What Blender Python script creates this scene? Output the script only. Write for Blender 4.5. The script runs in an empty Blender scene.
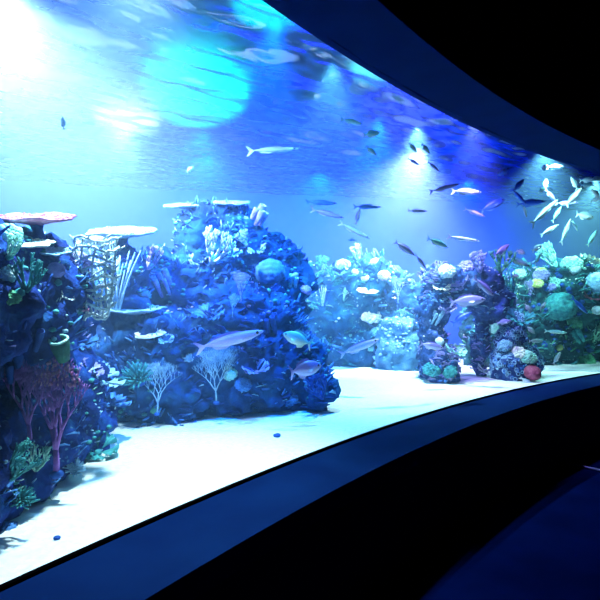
import bpy, bmesh, math, random
from math import sin, cos, pi, radians as R
from mathutils import Vector, Matrix, noise, Euler
from mathutils.bvhtree import BVHTree

C = bpy.context.scene.collection
sc = bpy.context.scene
# ------------------------------------------------------------------ camera
F = 520.0
EYE = 1.6
cam_d = bpy.data.cameras.new('camera')
cam = bpy.data.objects.new('camera', cam_d); C.objects.link(cam)
cam.location = (0, 0, EYE); cam.rotation_euler = (R(90), 0, 0)
cam_d.sensor_width = 36; cam_d.lens = 36*F/600; cam_d.shift_y = 2/600
cam_d.clip_start = 0.05
sc.camera = cam
# ------------------------------------------------------------------ world, exposure
w = bpy.data.worlds.new('dark_room'); sc.world = w; w.use_nodes = True
w.node_tree.nodes['Background'].inputs[0].default_value = (0.0, 0.02, 0.25, 1)
w.node_tree.nodes['Background'].inputs[1].default_value = 0.02
sc.view_settings.view_transform = 'Standard'; sc.view_settings.look = 'None'
sc.view_settings.exposure = 0; sc.view_settings.gamma = 1
sc.view_settings.use_curve_mapping = False
sc.cycles.max_bounces = 6; sc.cycles.diffuse_bounces = 2; sc.cycles.glossy_bounces = 2
sc.cycles.volume_bounces = 0; sc.cycles.transparent_max_bounces = 16
sc.cycles.use_denoising = True
sc.cycles.sample_clamp_indirect = 4

def lamp(name, kind, loc, power, col, target=None, size=.3, size_y=None, spot=60, blend=.8):
    d = bpy.data.lights.new(name, kind); d.energy = power; d.color = col
    if kind == 'AREA':
        d.shape = 'RECTANGLE' if size_y else 'DISK'; d.size = size
        if size_y: d.size_y = size_y
    else:
        d.shadow_soft_size = size
    if kind == 'SPOT':
        d.spot_size = R(spot); d.spot_blend = blend
    o = bpy.data.objects.new(name, d); C.objects.link(o); o.location = loc
    if target is not None:
        o.rotation_euler = (Vector(target)-Vector(loc)).to_track_quat('-Z', 'Y').to_euler()
    return o
WZ = 3.62           # water surface height
SZ = 0.70           # sand level = sill level
# tank lights and added fill spots, most sunk just under the water surface
LZ = 3.46
def spot(name, x, y, power, col, target, ang=70, r=.05, blend=.7, z=LZ):
    return lamp(name, 'SPOT', (x, y, z), power, col, target, r, spot=ang, blend=blend)
spot('white_flood_left', -1.85, 3.0, 4200, (.78, .88, 1), (-2.2, 4.6, 2.9), 130, blend=1)
spot('white_flood_star', -1.85, 5.6, 550, (.75, .92, 1), (-2.6, 6.4, 3.1), 130, blend=1)
spot('lavender_flood', 1.45, 6.3, 2200, (.72, .62, 1), (1.3, 7.3, 2.5), 110, blend=1)
spot('cyan_flood', -1.05, 5.6, 160, (0, .8, 1), (-1.2, 5.8, 2), 140, blend=1)
spot('teal_flood_right', 4.5, 7.9, 800, (.40, .95, .80), (4.3, 8.0, 1.8), 100, blend=1)
spot('sand_flood_front', -.8, 2.55, 700, (.70, .96, 1), (-.85, 2.5, .7), 68, blend=.8)
spot('sand_flood_middle', .25, 4.05, 300, (.25, .90, 1), (.2, 4.05, .7), 90, blend=1)
spot('sand_flood_right', 1.25, 5.5, 800, (.55, .95, 1), (1.0, 5.7, .7), 90, blend=1)
spot('left_reef_fill', -.95, 2.35, 280, (.14, .50, 1), (-1.5, 2.6, 1.5), 90, blend=1)  # added fill, brightens the left reef from the window side
spot('middle_reef_fill', -.15, 3.4, 1100, (.0, .20, 1), (-.6, 4.5, 1.3), 75, blend=1)  # added fill without a fixture, brings blue onto the middle reef face
spot('ridge_fill', .8, 5.2, 750, (.02, .45, 1), (.8, 7.4, 1.3), 70, blend=1)  # added fill without a fixture, brightens the back ridge
spot('arch_fill', 1.75, 5.2, 420, (.40, .32, 1), (1.9, 6.0, 1.4), 70, blend=1)  # added lilac fill for the front of arch and stump
spot('right_reef_fill', 2.95, 6.25, 560, (.4, .95, .95), (3.3, 7.2, 1.5), 110, blend=1)  # added fill, lights the fish and right reef from the window side
spot('blue_wash', 0.3, 7.6, 2600, (.0, .06, 1), (.2, 9.5, 1.8), 150, blend=1)
spot('blue_wash', -1.2, 6.6, 1600, (.0, .06, 1), (-1.6, 8.5, 1.4), 150, blend=1)
spot('blue_wash', 2.6, 8.0, 700, (.0, .12, 1), (2.8, 10, 1.4), 150, blend=1)
spot('gap_fill', 2.2, 8.7, 160, (.7, .95, 1), (2.3, 9.6, 1.9), 60, z=2.6)  # added spot, makes the bright patch in the gap beside the arch

# ------------------------------------------------------------------ helpers
def tag(o, label=None, cat=None, group=None, kind=None):
    if label: o['label'] = label
    if cat: o['category'] = cat
    if group: o['group'] = group
    if kind: o['kind'] = kind
    return o

class MB:
    def __init__(s): s.v = []; s.f = []
    def ring(s, pts):
        i = len(s.v); s.v += [tuple(p) for p in pts]; return list(range(i, i+len(pts)))
    def bridge(s, a, b):
        n = len(a)
        for k in range(n): s.f.append((a[k], a[(k+1) % n], b[(k+1) % n], b[k]))
    def tube(s, pts, rad, n=6, cap=True):
        pts = [Vector(p) for p in pts]; prev = None; x = None
        if not hasattr(rad, '__len__'): rad = [rad]*len(pts)
        for i, p in enumerate(pts):
            t = (pts[min(i+1, len(pts)-1)] - pts[max(i-1, 0)])
            if t.length < 1e-9: t = Vector((0, 0, 1))
            t.normalize()
            if x is None:
                x = t.orthogonal().normalized()
            else:
                x = (x - t*x.dot(t))
                x = x.normalized() if x.length > 1e-6 else t.orthogonal().normalized()
            y = t.cross(x)
            r = s.ring([p + (x*cos(2*pi*k/n) + y*sin(2*pi*k/n))*rad[i] for k in range(n)])
            if prev: s.bridge(prev, r)
            elif cap: s.f.append(tuple(reversed(r)))
            prev = r
        if cap: s.f.append(tuple(prev))
    def lathe(s, prof, n=16, c=(0, 0, 0), wob=0, seed=0):
        prev = None
        for (r, z) in prof:
            q = s.ring([(c[0]+r*cos(2*pi*k/n)*(1+wob*sin(3*2*pi*k/n+seed)), c[1]+r*sin(2*pi*k/n), c[2]+z) for k in range(n)])
            if prev: s.bridge(prev, q)
            else: s.f.append(tuple(reversed(q)))
            prev = q
        s.f.append(tuple(prev))
    def ball(s, c, r, sub=1, sc3=(1, 1, 1), disp=None):
        V, Fc = ICO[sub]; b = len(s.v)
        for v in V:
            k = r*(1+(disp(v) if disp else 0))
            s.v.append((c[0]+v[0]*k*sc3[0], c[1]+v[1]*k*sc3[1], c[2]+v[2]*k*sc3[2]))
        s.f += [tuple(b+i for i in f) for f in Fc]
    def box(s, a, b):
        i = len(s.v)
        for x in (a[0], b[0]):
            for y in (a[1], b[1]):
                for z in (a[2], b[2]): s.v.append((x, y, z))
        s.f += [tuple(i+k for k in q) for q in ((0,1,3,2),(4,6,7,5),(0,4,5,1),(2,3,7,6),(0,2,6,4),(1,5,7,3))]
    def build(s, name, mat=None, parent=None, smooth=True):
        me = bpy.data.meshes.new(name); me.from_pydata(s.v, [], s.f); me.update()
        if smooth: me.polygons.foreach_set('use_smooth', [True]*len(me.polygons))
        if mat: me.materials.append(mat)
        o = bpy.data.objects.new(name, me); C.objects.link(o)
        if parent: o.parent = parent
        return o
ICO = {}
for sub in (1, 2, 3, 4):
    bm = bmesh.new(); bmesh.ops.create_icosphere(bm, subdivisions=sub, radius=1)
    bm.verts.ensure_lookup_table()
    ICO[sub] = ([tuple(v.co) for v in bm.verts], [tuple(v.index for v in f.verts) for f in bm.faces]); bm.free()

def material(name, cols, scale=8, rough=.7, bump=.3, kind='noise', detail=6, metallic=0, spec=.3, stretch=None, bscale=None, tint=None):
    """cols: list of (pos, rgb)"""
    m = bpy.data.materials.new(name); m.use_nodes = True
    nt = m.node_tree; N = nt.nodes; L = nt.links; b = N['Principled BSDF']
    b.inputs['Roughness'].default_value = rough; b.inputs['Metallic'].default_value = metallic
    b.inputs['Specular IOR Level'].default_value = spec
    if tint: b.inputs['Specular Tint'].default_value = (*tint, 1)
    tc = N.new('ShaderNodeTexCoord'); mp = N.new('ShaderNodeMapping'); L.new(tc.outputs['Object'], mp.inputs[0])
    if stretch: mp.inputs['Scale'].default_value = stretch
    if kind == 'noise':
        t = N.new('ShaderNodeTexNoise'); t.inputs['Scale'].default_value = scale; t.inputs['Detail'].default_value = detail; out = t.outputs['Fac']
    else:
        t = N.new('ShaderNodeTexVoronoi'); t.inputs['Scale'].default_value = scale; out = t.outputs['Distance']
    L.new(mp.outputs[0], t.inputs['Vector'])
    cr = N.new('ShaderNodeValToRGB'); L.new(out, cr.inputs[0])
    e = cr.color_ramp.elements
    e[0].position = cols[0][0]; e[0].color = (*cols[0][1], 1)
    e[1].position = cols[-1][0]; e[1].color = (*cols[-1][1], 1)
    for p, c in cols[1:-1]:
        q = e.new(p); q.color = (*c, 1)
    L.new(cr.outputs[0], b.inputs['Base Color'])
    if bump:
        t2 = N.new('ShaderNodeTexNoise'); t2.inputs['Scale'].default_value = bscale or scale*3; t2.inputs['Detail'].default_value = 4
        L.new(mp.outputs[0], t2.inputs['Vector'])
        bp = N.new('ShaderNodeBump'); bp.inputs['Strength'].default_value = bump; bp.inputs['Distance'].default_value = .02
        L.new(t2.outputs['Fac'], bp.inputs['Height']); L.new(bp.outputs[0], b.inputs['Normal'])
    return m
def two(name, a, b_, **k): return material(name, [(.35, a), (.65, b_)], **k)

# ------------------------------------------------------------------ the curved window line (plan view)
CX, CY, RW = 12.94, -7.02, 16.356
def arc(r, a): return (CX + r*cos(a), CY + r*sin(a))
A0, A1 = R(176), R(78)
NA = 90
angs = [A0 + (A1-A0)*i/NA for i in range(NA+1)]
def ring_slab(name, r0, r1, z0, z1, mat, parent=None, seg=None):
    m = MB(); prev = None
    for a in (seg or angs):
        q = m.ring([(*arc(r0, a), z0), (*arc(r1, a), z0), (*arc(r1, a), z1), (*arc(r0, a), z1)])
        if prev: m.bridge(prev, q)
        else: m.f.append(tuple(reversed(q)))
        prev = q
    m.f.append(tuple(prev))
    return m.build(name, mat, parent, smooth=False)
LED = .43
TOPZ = EYE + 1.64
M_ledge = two('ledge_paint', (.001, .010, .058), (.0015, .014, .072), scale=3, rough=.9, bump=.05, spec=.03)
M_wall = two('dark_wall_paint', (.006, .006, .008), (.009, .009, .012), scale=3, rough=.8, bump=.05)
M_gasket = two('black_rubber', (.0005, .0005, .0008), (.001, .001, .0015), rough=.9, bump=0, spec=0)
M_floor = two('dark_floor', (.0006, .004, .05), (.001, .006, .075), scale=2.2, rough=.3, bump=.04, spec=.0)
M_backdrop = two('blue_backdrop', (.005, .06, .6), (.008, .075, .7), scale=.8, rough=.9, bump=0)

o = ring_slab('trim_1', RW-LED, RW-.018, SZ-.10, SZ, M_ledge); tag(o, 'dark blue ledge running under the curved tank window', 'ledge', kind='structure')
o = ring_slab('trim_2', RW-LED, RW+.07, TOPZ, TOPZ+.10, M_ledge); tag(o, 'dark blue soffit over the curved tank window', 'soffit', kind='structure')
o = ring_slab('trim_3', RW-.018, RW+.004, SZ-.10, SZ+.012, M_gasket); tag(o, 'thin black seal along the bottom of the window', 'seal', kind='structure')
o = ring_slab('wall_tank', RW-LED+.02, RW-.06, 0, SZ-.10, M_wall); tag(o, kind='structure')
o = ring_slab('wall_header', RW-LED+.02, RW-.06, TOPZ+.10, 5.2, M_wall); tag(o, kind='structure')
# glazing
g = bpy.data.materials.new('acrylic'); g.use_nodes = True
nt = g.node_tree; N = nt.nodes; L = nt.links; N.remove(N['Principled BSDF'])
tr = N.new('ShaderNodeBsdfTransparent'); tr.inputs[0].default_value = (.99, .995, 1, 1)
gl = N.new('ShaderNodeBsdfGlossy'); gl.inputs['Roughness'].default_value = .02
fr = N.new('ShaderNodeMath'); fr.inputs[0].default_value = .025; fr.inputs[1].default_value = 0
mx = N.new('ShaderNodeMixShader'); L.new(fr.outputs[0], mx.inputs[0]); L.new(tr.outputs[0], mx.inputs[1]); L.new(gl.outputs[0], mx.inputs[2])
L.new(mx.outputs[0], N['Material Output'].inputs[0])
o = ring_slab('window_1', RW+.005, RW+.022, SZ, TOPZ, g); tag(o, kind='structure')
# room
def quad(name, pts, mat, kind='structure'):
    m = MB(); m.f.append(tuple(m.ring(pts))); o = m.build(name, mat, smooth=False); tag(o, kind=kind); return o
fl = MB(); fl.f.append(tuple(fl.ring([(*arc(RW-LED+.03, a), 0) for a in angs] + [(16.3, -9, 0), (-3.4, -9, 0)])))
o = fl.build('floor', M_floor, smooth=False); tag(o, kind='structure')
quad('ceiling', [(-9, -9, 5.2), (20, -9, 5.2), (20, 18, 5.2), (-9, 18, 5.2)], M_wall)

# ------------------------------------------------------------------ tank shell
back = [(-9.5, -5.0), (-8.8, 3), (-7.4, 7.2), (-4.2, 9.0), (0, 9.8), (4, 10.6), (8, 12.2), (16.3, 13.2)]
poly = [arc(RW+.06, a) for a in angs] + list(reversed(back))
# smooth the backdrop corner points
def smooth(pts, n=2):
    for _ in range(n):
        q = [pts[0]]
        for a, b in zip(pts, pts[1:]):
            q += [(a[0]*.75+b[0]*.25, a[1]*.75+b[1]*.25), (a[0]*.25+b[0]*.75, a[1]*.25+b[1]*.75)]
        pts = q + [pts[-1]]
    return pts
sb = smooth(back)
m = MB(); prev = None
for x, y in sb:
    q = m.ring([(x, y, 0), (x*1.03, y*1.03, 0), (x*1.03, y*1.03, 5.2), (x, y, 5.2)])
    if prev: m.bridge(prev, q)
    prev = q
o = m.build('wall_back', M_backdrop); tag(o, kind='structure')
poly = [arc(RW+.024, a) for a in angs] + list(reversed([(x*.995, y*.995) for x, y in sb]))
def r_back(a):
    dx, dy = cos(a), sin(a); best = RW+12
    for (x0, y0), (x1, y1) in zip(sb, sb[1:]):
        ex, ey = x1-x0, y1-y0; det = dx*(-ey)+dy*ex
        if abs(det) < 1e-9: continue
        px_, py_ = x0-CX, y0-CY
        t = (px_*(-ey)+py_*ex)/det; u = (dx*py_-dy*px_)/det
        if t > 0 and -1e-6 <= u <= 1+1e-6: best = min(best, t)
    return best-.02
# sand
M_sand = material('white_sand', [(.3, (.74, .76, .74)), (.7, (.9, .9, .88))], scale=30, rough=.95, bump=.25, bscale=60)
def inside(x, y):
    return math.hypot(x-CX, y-CY) > RW+.062
m = MB(); nx, ny = 190, 130
X0, X1_, Y0, Y1_ = -9.0, 10.0, -4.5, 12.5
def sand_z(x, y):
    v = noise.noise(Vector((x*.7, y*.7, 3)))*.06 + noise.noise(Vector((x*3.2, y*3.2, 1)))*.012
    e = math.hypot(x-CX, y-CY)-RW
    return SZ + .0 + v*min(1, max(0, e-.05))
idx = {}
rr = [RW+.023 + .06*(i**1.25) for i in range(50)]
aa = [R(172)+(R(84)-R(172))*i/420 for i in range(421)]
rb_ = [r_back(a) for a in aa]
for i, r in enumerate(rr):
    for j, a in enumerate(aa):
        x, y = arc(rr[0]+(r-rr[0])*(rb_[j]-rr[0])/(rr[-1]-rr[0]), a); idx[i, j] = len(m.v); m.v.append((x, y, sand_z(x, y)))
for i in range(len(rr)-1):
    for j in range(len(aa)-1):
        m.f.append((idx[i, j], idx[i+1, j], idx[i+1, j+1], idx[i, j+1]))
sand = m.build('sand', M_sand); tag(sand, 'bright white sand bed spread across the tank bottom', 'sand', kind='stuff')

# water body
M_water = bpy.data.materials.new('water_haze'); M_water.use_nodes = True
nt = M_water.node_tree; N = nt.nodes; L = nt.links; N.remove(N['Principled BSDF'])
vs = N.new('ShaderNodeVolumeScatter'); vs.inputs['Color'].default_value = (.35, .62, 1, 1); vs.inputs['Density'].default_value = .08; vs.inputs['Anisotropy'].default_value = .0
va = N.new('ShaderNodeVolumeAbsorption'); va.inputs['Color'].default_value = (.05, .62, 1, 1); va.inputs['Density'].default_value = .06
ad = N.new('ShaderNodeAddShader'); L.new(vs.outputs[0], ad.inputs[0]); L.new(va.outputs[0], ad.inputs[1]); L.new(ad.outputs[0], N['Material Output'].inputs['Volume'])
m = MB(); a = m.ring([(x, y, .5) for x, y in poly]); b = m.ring([(x, y, WZ-.08) for x, y in poly]); m.bridge(a, b)
m.f.append(tuple(reversed(a))); m.f.append(tuple(b))
o = m.build('tank_water', M_water, smooth=False); tag(o, 'hazy blue water filling the tank behind the window', 'water', kind='stuff')

# water surface
M_surf = bpy.data.materials.new('water_surface'); M_surf.use_nodes = True
nt = M_surf.node_tree; N = nt.nodes; L = nt.links; N.remove(N['Principled BSDF'])
tr = N.new('ShaderNodeBsdfTransparent'); tr.inputs[0].default_value = (.8, .9, 1, 1)
gl = N.new('ShaderNodeBsdfGlossy'); gl.inputs['Roughness'].default_value = .08; gl.inputs[0].default_value = (.75, .8, 1, 1)
lw = N.new('ShaderNodeLayerWeight'); lw.inputs[0].default_value = .12
mx = N.new('ShaderNodeMixShader'); lw = N.new('ShaderNodeLayerWeight'); mr_ = N.new('ShaderNodeMapRange'); mr_.inputs['From Min'].default_value = .6; mr_.inputs['From Max'].default_value = .92; mr_.inputs['To Min'].default_value = .3; mr_.inputs['To Max'].default_value = 1; L.new(lw.outputs['Facing'], mr_.inputs[0]); L.new(mr_.outputs[0], mx.inputs[0]); rf = N.new('ShaderNodeBsdfRefraction'); rf.inputs['Roughness'].default_value = .7; rf.inputs['IOR'].default_value = 1.08
m0 = N.new('ShaderNodeMixShader'); m0.inputs[0].default_value = .9; L.new(tr.outputs[0], m0.inputs[1]); L.new(rf.outputs[0], m0.inputs[2])
L.new(m0.outputs[0], mx.inputs[1]); L.new(gl.outputs[0], mx.inputs[2])
L.new(mx.outputs[0], N['Material Output'].inputs[0])
m = MB(); idx = {}
def rip(x, y):
    u, v = x*.8+y*.6, -x*.6+y*.8
    return (noise.noise(Vector((u*1.3, v*4.2, 0)))*.035 + noise.noise(Vector((u*3.5, v*10, 5)))*.026)
rs = [RW-.0 + .03*(i**1.18) for i in range(150)]
as_ = [R(168)+(R(92)-R(168))*i/560 for i in range(561)]
rb_ = [r_back(a) for a in as_]
for i, r in enumerate(rs):
    for j, a in enumerate(as_):
        x, y = arc(RW+.03+(r-rs[0])*(rb_[j]-RW-.03)/(rs[-1]-rs[0]), a); idx[i, j] = len(m.v); m.v.append((x, y, WZ+rip(x, y)))
for i in range(len(rs)-1):
    for j in range(len(as_)-1):
        m.f.append((idx[i, j], idx[i, j+1], idx[i+1, j+1], idx[i+1, j]))
o = m.build('water_surface', M_surf); tag(o, 'rippled blue water surface seen from below', 'water surface', kind='stuff')

# ------------------------------------------------------------------ pixel helper: a point at depth d on the line of sight
def P(px, py, d): return Vector(((px-300)/F*d, d, EYE-(py-302)/F*d))

# ------------------------------------------------------------------ reef rocks
def rock_mat(name, dark, mid, light, sp, scale=5):
    m = bpy.data.materials.new(name); m.use_nodes = True
    nt = m.node_tree; N = nt.nodes; L = nt.links; b = N['Principled BSDF']
    b.inputs['Roughness'].default_value = .85; b.inputs['Specular IOR Level'].default_value = .2
    tc = N.new('ShaderNodeTexCoord')
    t = N.new('ShaderNodeTexNoise'); t.inputs['Scale'].default_value = scale; t.inputs['Detail'].default_value = 7; t.inputs['Roughness'].default_value = .65
    L.new(tc.outputs['Object'], t.inputs['Vector'])
    cr = N.new('ShaderNodeValToRGB'); L.new(t.outputs['Fac'], cr.inputs[0]); e = cr.color_ramp.elements
    e[0].position = .36; e[0].color = (*dark, 1); e[1].position = .74; e[1].color = (*light, 1)
    q = e.new(.54); q.color = (*mid, 1)
    # encrusting speckle
    v = N.new('ShaderNodeTexVoronoi'); v.inputs['Scale'].default_value = scale*5; L.new(tc.outputs['Object'], v.inputs['Vector'])
    r2 = N.new('ShaderNodeValToRGB'); L.new(v.outputs['Distance'], r2.inputs[0]); e = r2.color_ramp.elements
    e[0].position = .12; e[0].color = (1, 1, 1, 1); e[1].position = .3; e[1].color = (0, 0, 0, 1)
    t3 = N.new('ShaderNodeTexNoise'); t3.inputs['Scale'].default_value = scale*.8; L.new(tc.outputs['Object'], t3.inputs['Vector'])
    r3 = N.new('ShaderNodeValToRGB'); L.new(t3.outputs['Fac'], r3.inputs[0]); e = r3.color_ramp.elements
    e[0].position = .52; e[0].color = (0, 0, 0, 1); e[1].position = .62; e[1].color = (1, 1, 1, 1)
    mu = N.new('ShaderNodeMath'); mu.operation = 'MULTIPLY'; L.new(r2.outputs[0], mu.inputs[0]); L.new(r3.outputs[0], mu.inputs[1])
    mix = N.new('ShaderNodeMix'); mix.data_type = 'RGBA'; L.new(mu.outputs[0], mix.inputs[0]); L.new(cr.outputs[0], mix.inputs[6]); mix.inputs[7].default_value = (*sp, 1)
    L.new(mix.outputs[2], b.inputs['Base Color'])
    bp = N.new('ShaderNodeBump'); bp.inputs['Strength'].default_value = .7; bp.inputs['Distance'].default_value = .03
    t4 = N.new('ShaderNodeTexNoise'); t4.inputs['Scale'].default_value = scale*5; t4.inputs['Detail'].default_value = 6; L.new(tc.outputs['Object'], t4.inputs['Vector'])
    L.new(t4.outputs['Fac'], bp.inputs['Height']); L.new(bp.outputs[0], b.inputs['Normal'])
    return m
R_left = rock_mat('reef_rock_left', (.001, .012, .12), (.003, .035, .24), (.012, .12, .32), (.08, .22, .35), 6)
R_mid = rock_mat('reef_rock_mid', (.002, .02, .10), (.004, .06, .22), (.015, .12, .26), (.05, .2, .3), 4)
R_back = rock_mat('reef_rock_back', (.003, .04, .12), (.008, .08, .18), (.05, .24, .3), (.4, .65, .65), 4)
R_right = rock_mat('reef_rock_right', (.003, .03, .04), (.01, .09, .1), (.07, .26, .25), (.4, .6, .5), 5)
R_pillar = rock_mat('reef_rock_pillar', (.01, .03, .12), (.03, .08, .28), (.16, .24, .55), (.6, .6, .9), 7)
R_pale = rock_mat('reef_rock_pale', (.03, .11, .22), (.07, .2, .32), (.2, .36, .45), (.5, .6, .65), 5)

tex1 = bpy.data.textures.new('reef_lumps', 'CLOUDS'); tex1.noise_scale = .22; tex1.noise_depth = 2
tex2 = bpy.data.textures.new('reef_crust', 'CLOUDS'); tex2.noise_scale = .06; tex2.noise_depth = 2
tex3 = bpy.data.textures.new('reef_pits', 'VORONOI'); tex3.noise_scale = .12
def rock(blobs, mat, label, vox=.03, s1=.28, s2=.07, name='reef_rock'):
    m = MB()
    for (c, r) in blobs:
        m.ball(c, 1, 3, r if hasattr(r, '__len__') else (r, r, r))
    o = m.build(name, mat)
    q = o.modifiers.new('r', 'REMESH'); q.mode = 'VOXEL'; q.voxel_size = vox; q.use_smooth_shade = True
    for t, s in ((tex1, s1), (tex3, s2*1.5), (tex2, s2)):
        d = o.modifiers.new('d', 'DISPLACE'); d.texture = t; d.texture_coords = 'GLOBAL'; d.strength = s; d.mid_level = .5
    dg = bpy.context.evaluated_depsgraph_get(); ev = o.evaluated_get(dg)
    me = bpy.data.meshes.new_from_object(ev); o.modifiers.clear(); o.data = me
    me.polygons.foreach_set('use_smooth', [True]*len(me.polygons))
    tag(o, label, 'reef rock', 'reef rock masses')
    return o
rocks = {}
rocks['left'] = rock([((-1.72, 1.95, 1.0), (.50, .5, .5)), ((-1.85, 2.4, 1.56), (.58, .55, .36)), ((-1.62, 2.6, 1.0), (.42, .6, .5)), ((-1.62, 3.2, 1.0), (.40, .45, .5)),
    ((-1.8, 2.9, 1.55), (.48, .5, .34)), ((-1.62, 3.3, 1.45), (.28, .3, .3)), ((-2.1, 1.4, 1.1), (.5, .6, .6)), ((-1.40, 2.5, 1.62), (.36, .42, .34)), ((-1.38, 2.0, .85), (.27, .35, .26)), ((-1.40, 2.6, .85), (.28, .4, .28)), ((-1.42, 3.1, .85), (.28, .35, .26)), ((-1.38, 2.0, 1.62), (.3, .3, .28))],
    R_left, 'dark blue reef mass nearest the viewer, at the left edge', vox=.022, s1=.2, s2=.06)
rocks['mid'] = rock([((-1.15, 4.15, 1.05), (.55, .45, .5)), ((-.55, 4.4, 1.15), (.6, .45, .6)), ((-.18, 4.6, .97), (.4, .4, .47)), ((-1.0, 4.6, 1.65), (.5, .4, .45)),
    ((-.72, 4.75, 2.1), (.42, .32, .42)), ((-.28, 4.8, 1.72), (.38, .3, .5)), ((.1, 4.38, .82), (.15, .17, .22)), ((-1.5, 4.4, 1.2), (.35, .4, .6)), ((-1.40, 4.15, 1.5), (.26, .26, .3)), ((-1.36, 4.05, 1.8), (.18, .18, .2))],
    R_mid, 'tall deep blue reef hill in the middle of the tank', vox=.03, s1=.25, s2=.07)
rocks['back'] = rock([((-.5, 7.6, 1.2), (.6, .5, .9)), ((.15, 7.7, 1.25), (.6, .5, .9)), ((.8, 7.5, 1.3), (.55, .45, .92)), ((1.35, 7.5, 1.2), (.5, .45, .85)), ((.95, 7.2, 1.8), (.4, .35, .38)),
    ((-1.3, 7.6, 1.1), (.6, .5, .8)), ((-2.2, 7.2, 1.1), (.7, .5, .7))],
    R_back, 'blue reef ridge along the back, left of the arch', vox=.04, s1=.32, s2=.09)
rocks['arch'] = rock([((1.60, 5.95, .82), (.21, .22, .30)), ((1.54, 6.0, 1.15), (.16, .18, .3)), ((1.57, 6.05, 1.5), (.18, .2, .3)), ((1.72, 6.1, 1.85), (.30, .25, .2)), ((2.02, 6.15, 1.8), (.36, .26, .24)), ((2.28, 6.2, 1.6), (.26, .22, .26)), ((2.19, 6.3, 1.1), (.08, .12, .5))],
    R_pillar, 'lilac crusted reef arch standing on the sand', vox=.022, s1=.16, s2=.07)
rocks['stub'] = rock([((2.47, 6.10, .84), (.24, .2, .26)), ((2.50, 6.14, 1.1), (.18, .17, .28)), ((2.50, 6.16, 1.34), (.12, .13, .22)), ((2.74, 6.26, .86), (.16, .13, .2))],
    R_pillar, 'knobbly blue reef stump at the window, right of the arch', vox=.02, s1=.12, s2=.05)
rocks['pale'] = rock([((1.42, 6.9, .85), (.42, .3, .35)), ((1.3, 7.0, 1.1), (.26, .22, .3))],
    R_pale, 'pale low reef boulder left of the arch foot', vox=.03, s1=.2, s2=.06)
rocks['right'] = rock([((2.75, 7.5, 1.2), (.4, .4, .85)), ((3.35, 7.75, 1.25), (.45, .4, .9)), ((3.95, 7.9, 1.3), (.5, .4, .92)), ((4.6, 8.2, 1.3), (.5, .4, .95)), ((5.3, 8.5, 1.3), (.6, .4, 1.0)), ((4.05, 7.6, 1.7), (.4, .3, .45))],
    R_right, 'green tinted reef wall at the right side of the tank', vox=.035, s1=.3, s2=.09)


# flood lamps whose faces are seen through the water surface
def emis(name, col, k):
    m = bpy.data.materials.new(name); m.use_nodes = True; b = m.node_tree.nodes['Principled BSDF']
    b.inputs['Base Color'].default_value = (*col, 1); b.inputs['Emission Color'].default_value = (*col, 1); b.inputs['Emission Strength'].default_value = k
    return m
M_metal = two('lamp_metal', (.02, .02, .02), (.04, .04, .04), rough=.4, bump=0, metallic=.6)
def flood(px, py, d, rx, ry, col, k, label):
    c = P(px, py, d); e = bpy.data.objects.new('flood_lamp', None); C.objects.link(e); e.location = c
    e.rotation_euler = (Vector((-.2, -.2, EYE-.4)) + Vector((0,0,0)) - c).to_track_quat('-Z', 'Y').to_euler()
    h = MB(); n = 24
    for a, b_ in (((1.06, 0), (1.06, .06)), ((1.06, .06), (.7, .28)), ((.7, .28), (.5, .3))):
        pass
    prev = None
    for s_, z in ((1.0, .0), (1.06, -.01), (1.06, .07), (.75, .26), (.5, .3)):
        q = h.ring([(rx*s_*cos(2*pi*i/n), ry*s_*sin(2*pi*i/n), z) for i in range(n)])
        if prev: h.bridge(prev, q)
        prev = q
    h.f.append(tuple(prev)); h.build('housing', M_metal, e)
    f = MB(); f.f.append(tuple(f.ring([(rx*cos(2*pi*i/n), ry*sin(2*pi*i/n), .003) for i in range(n)]))); f.build('lens', emis('lamp_glow', col, k), e, smooth=False)
    b2 = MB(); b2.tube([(0, 0, .3), (0, 0, .7)], .03); b2.build('bracket', M_metal, e)
    tag(e, label, 'flood lamp', 'flood lamps over the tank')
flood(198, 98, 6.3, .62, .36, (0, 1, 1), 3, 'wide cyan flood lamp glowing through the rippled water surface, largest of the lamps')
flood(128, 126, 6.9, .42, .13, (.7, 1, 1), 3, 'white flood lamp glowing just below left of the big cyan lamp')
flood(275, 12, 4.3, .35, .16, (0, .9, 1), 2.0, 'cyan flood lamp glowing at the very top edge of the window')
flood(378, 74, 5.5, .28, .14, (.1, .9, 1), 2.0, 'small cyan flood lamp glowing under the dark header, right of the top one')

# ------------------------------------------------------------------ corals, sponges, fish
rnd = random.Random(7)
trees = {}
for k, o in rocks.items():
    me = o.data; trees[k] = BVHTree.FromPolygons([v.co.copy() for v in me.vertices], [tuple(p.vertices) for p in me.polygons])
def on_reef(px, py, keys=None):
    """where the line of sight meets the reef: point, normal, distance"""
    o = Vector((0, 0, EYE)); d = (P(px, py, 1)-o).normalized(); best = None
    for k, t in trees.items():
        if keys and k not in keys: continue
        h = t.ray_cast(o, d)
        if h[0] is not None and (best is None or h[3] < best[2]): best = (h[0], h[1], h[3])
    return best

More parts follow.
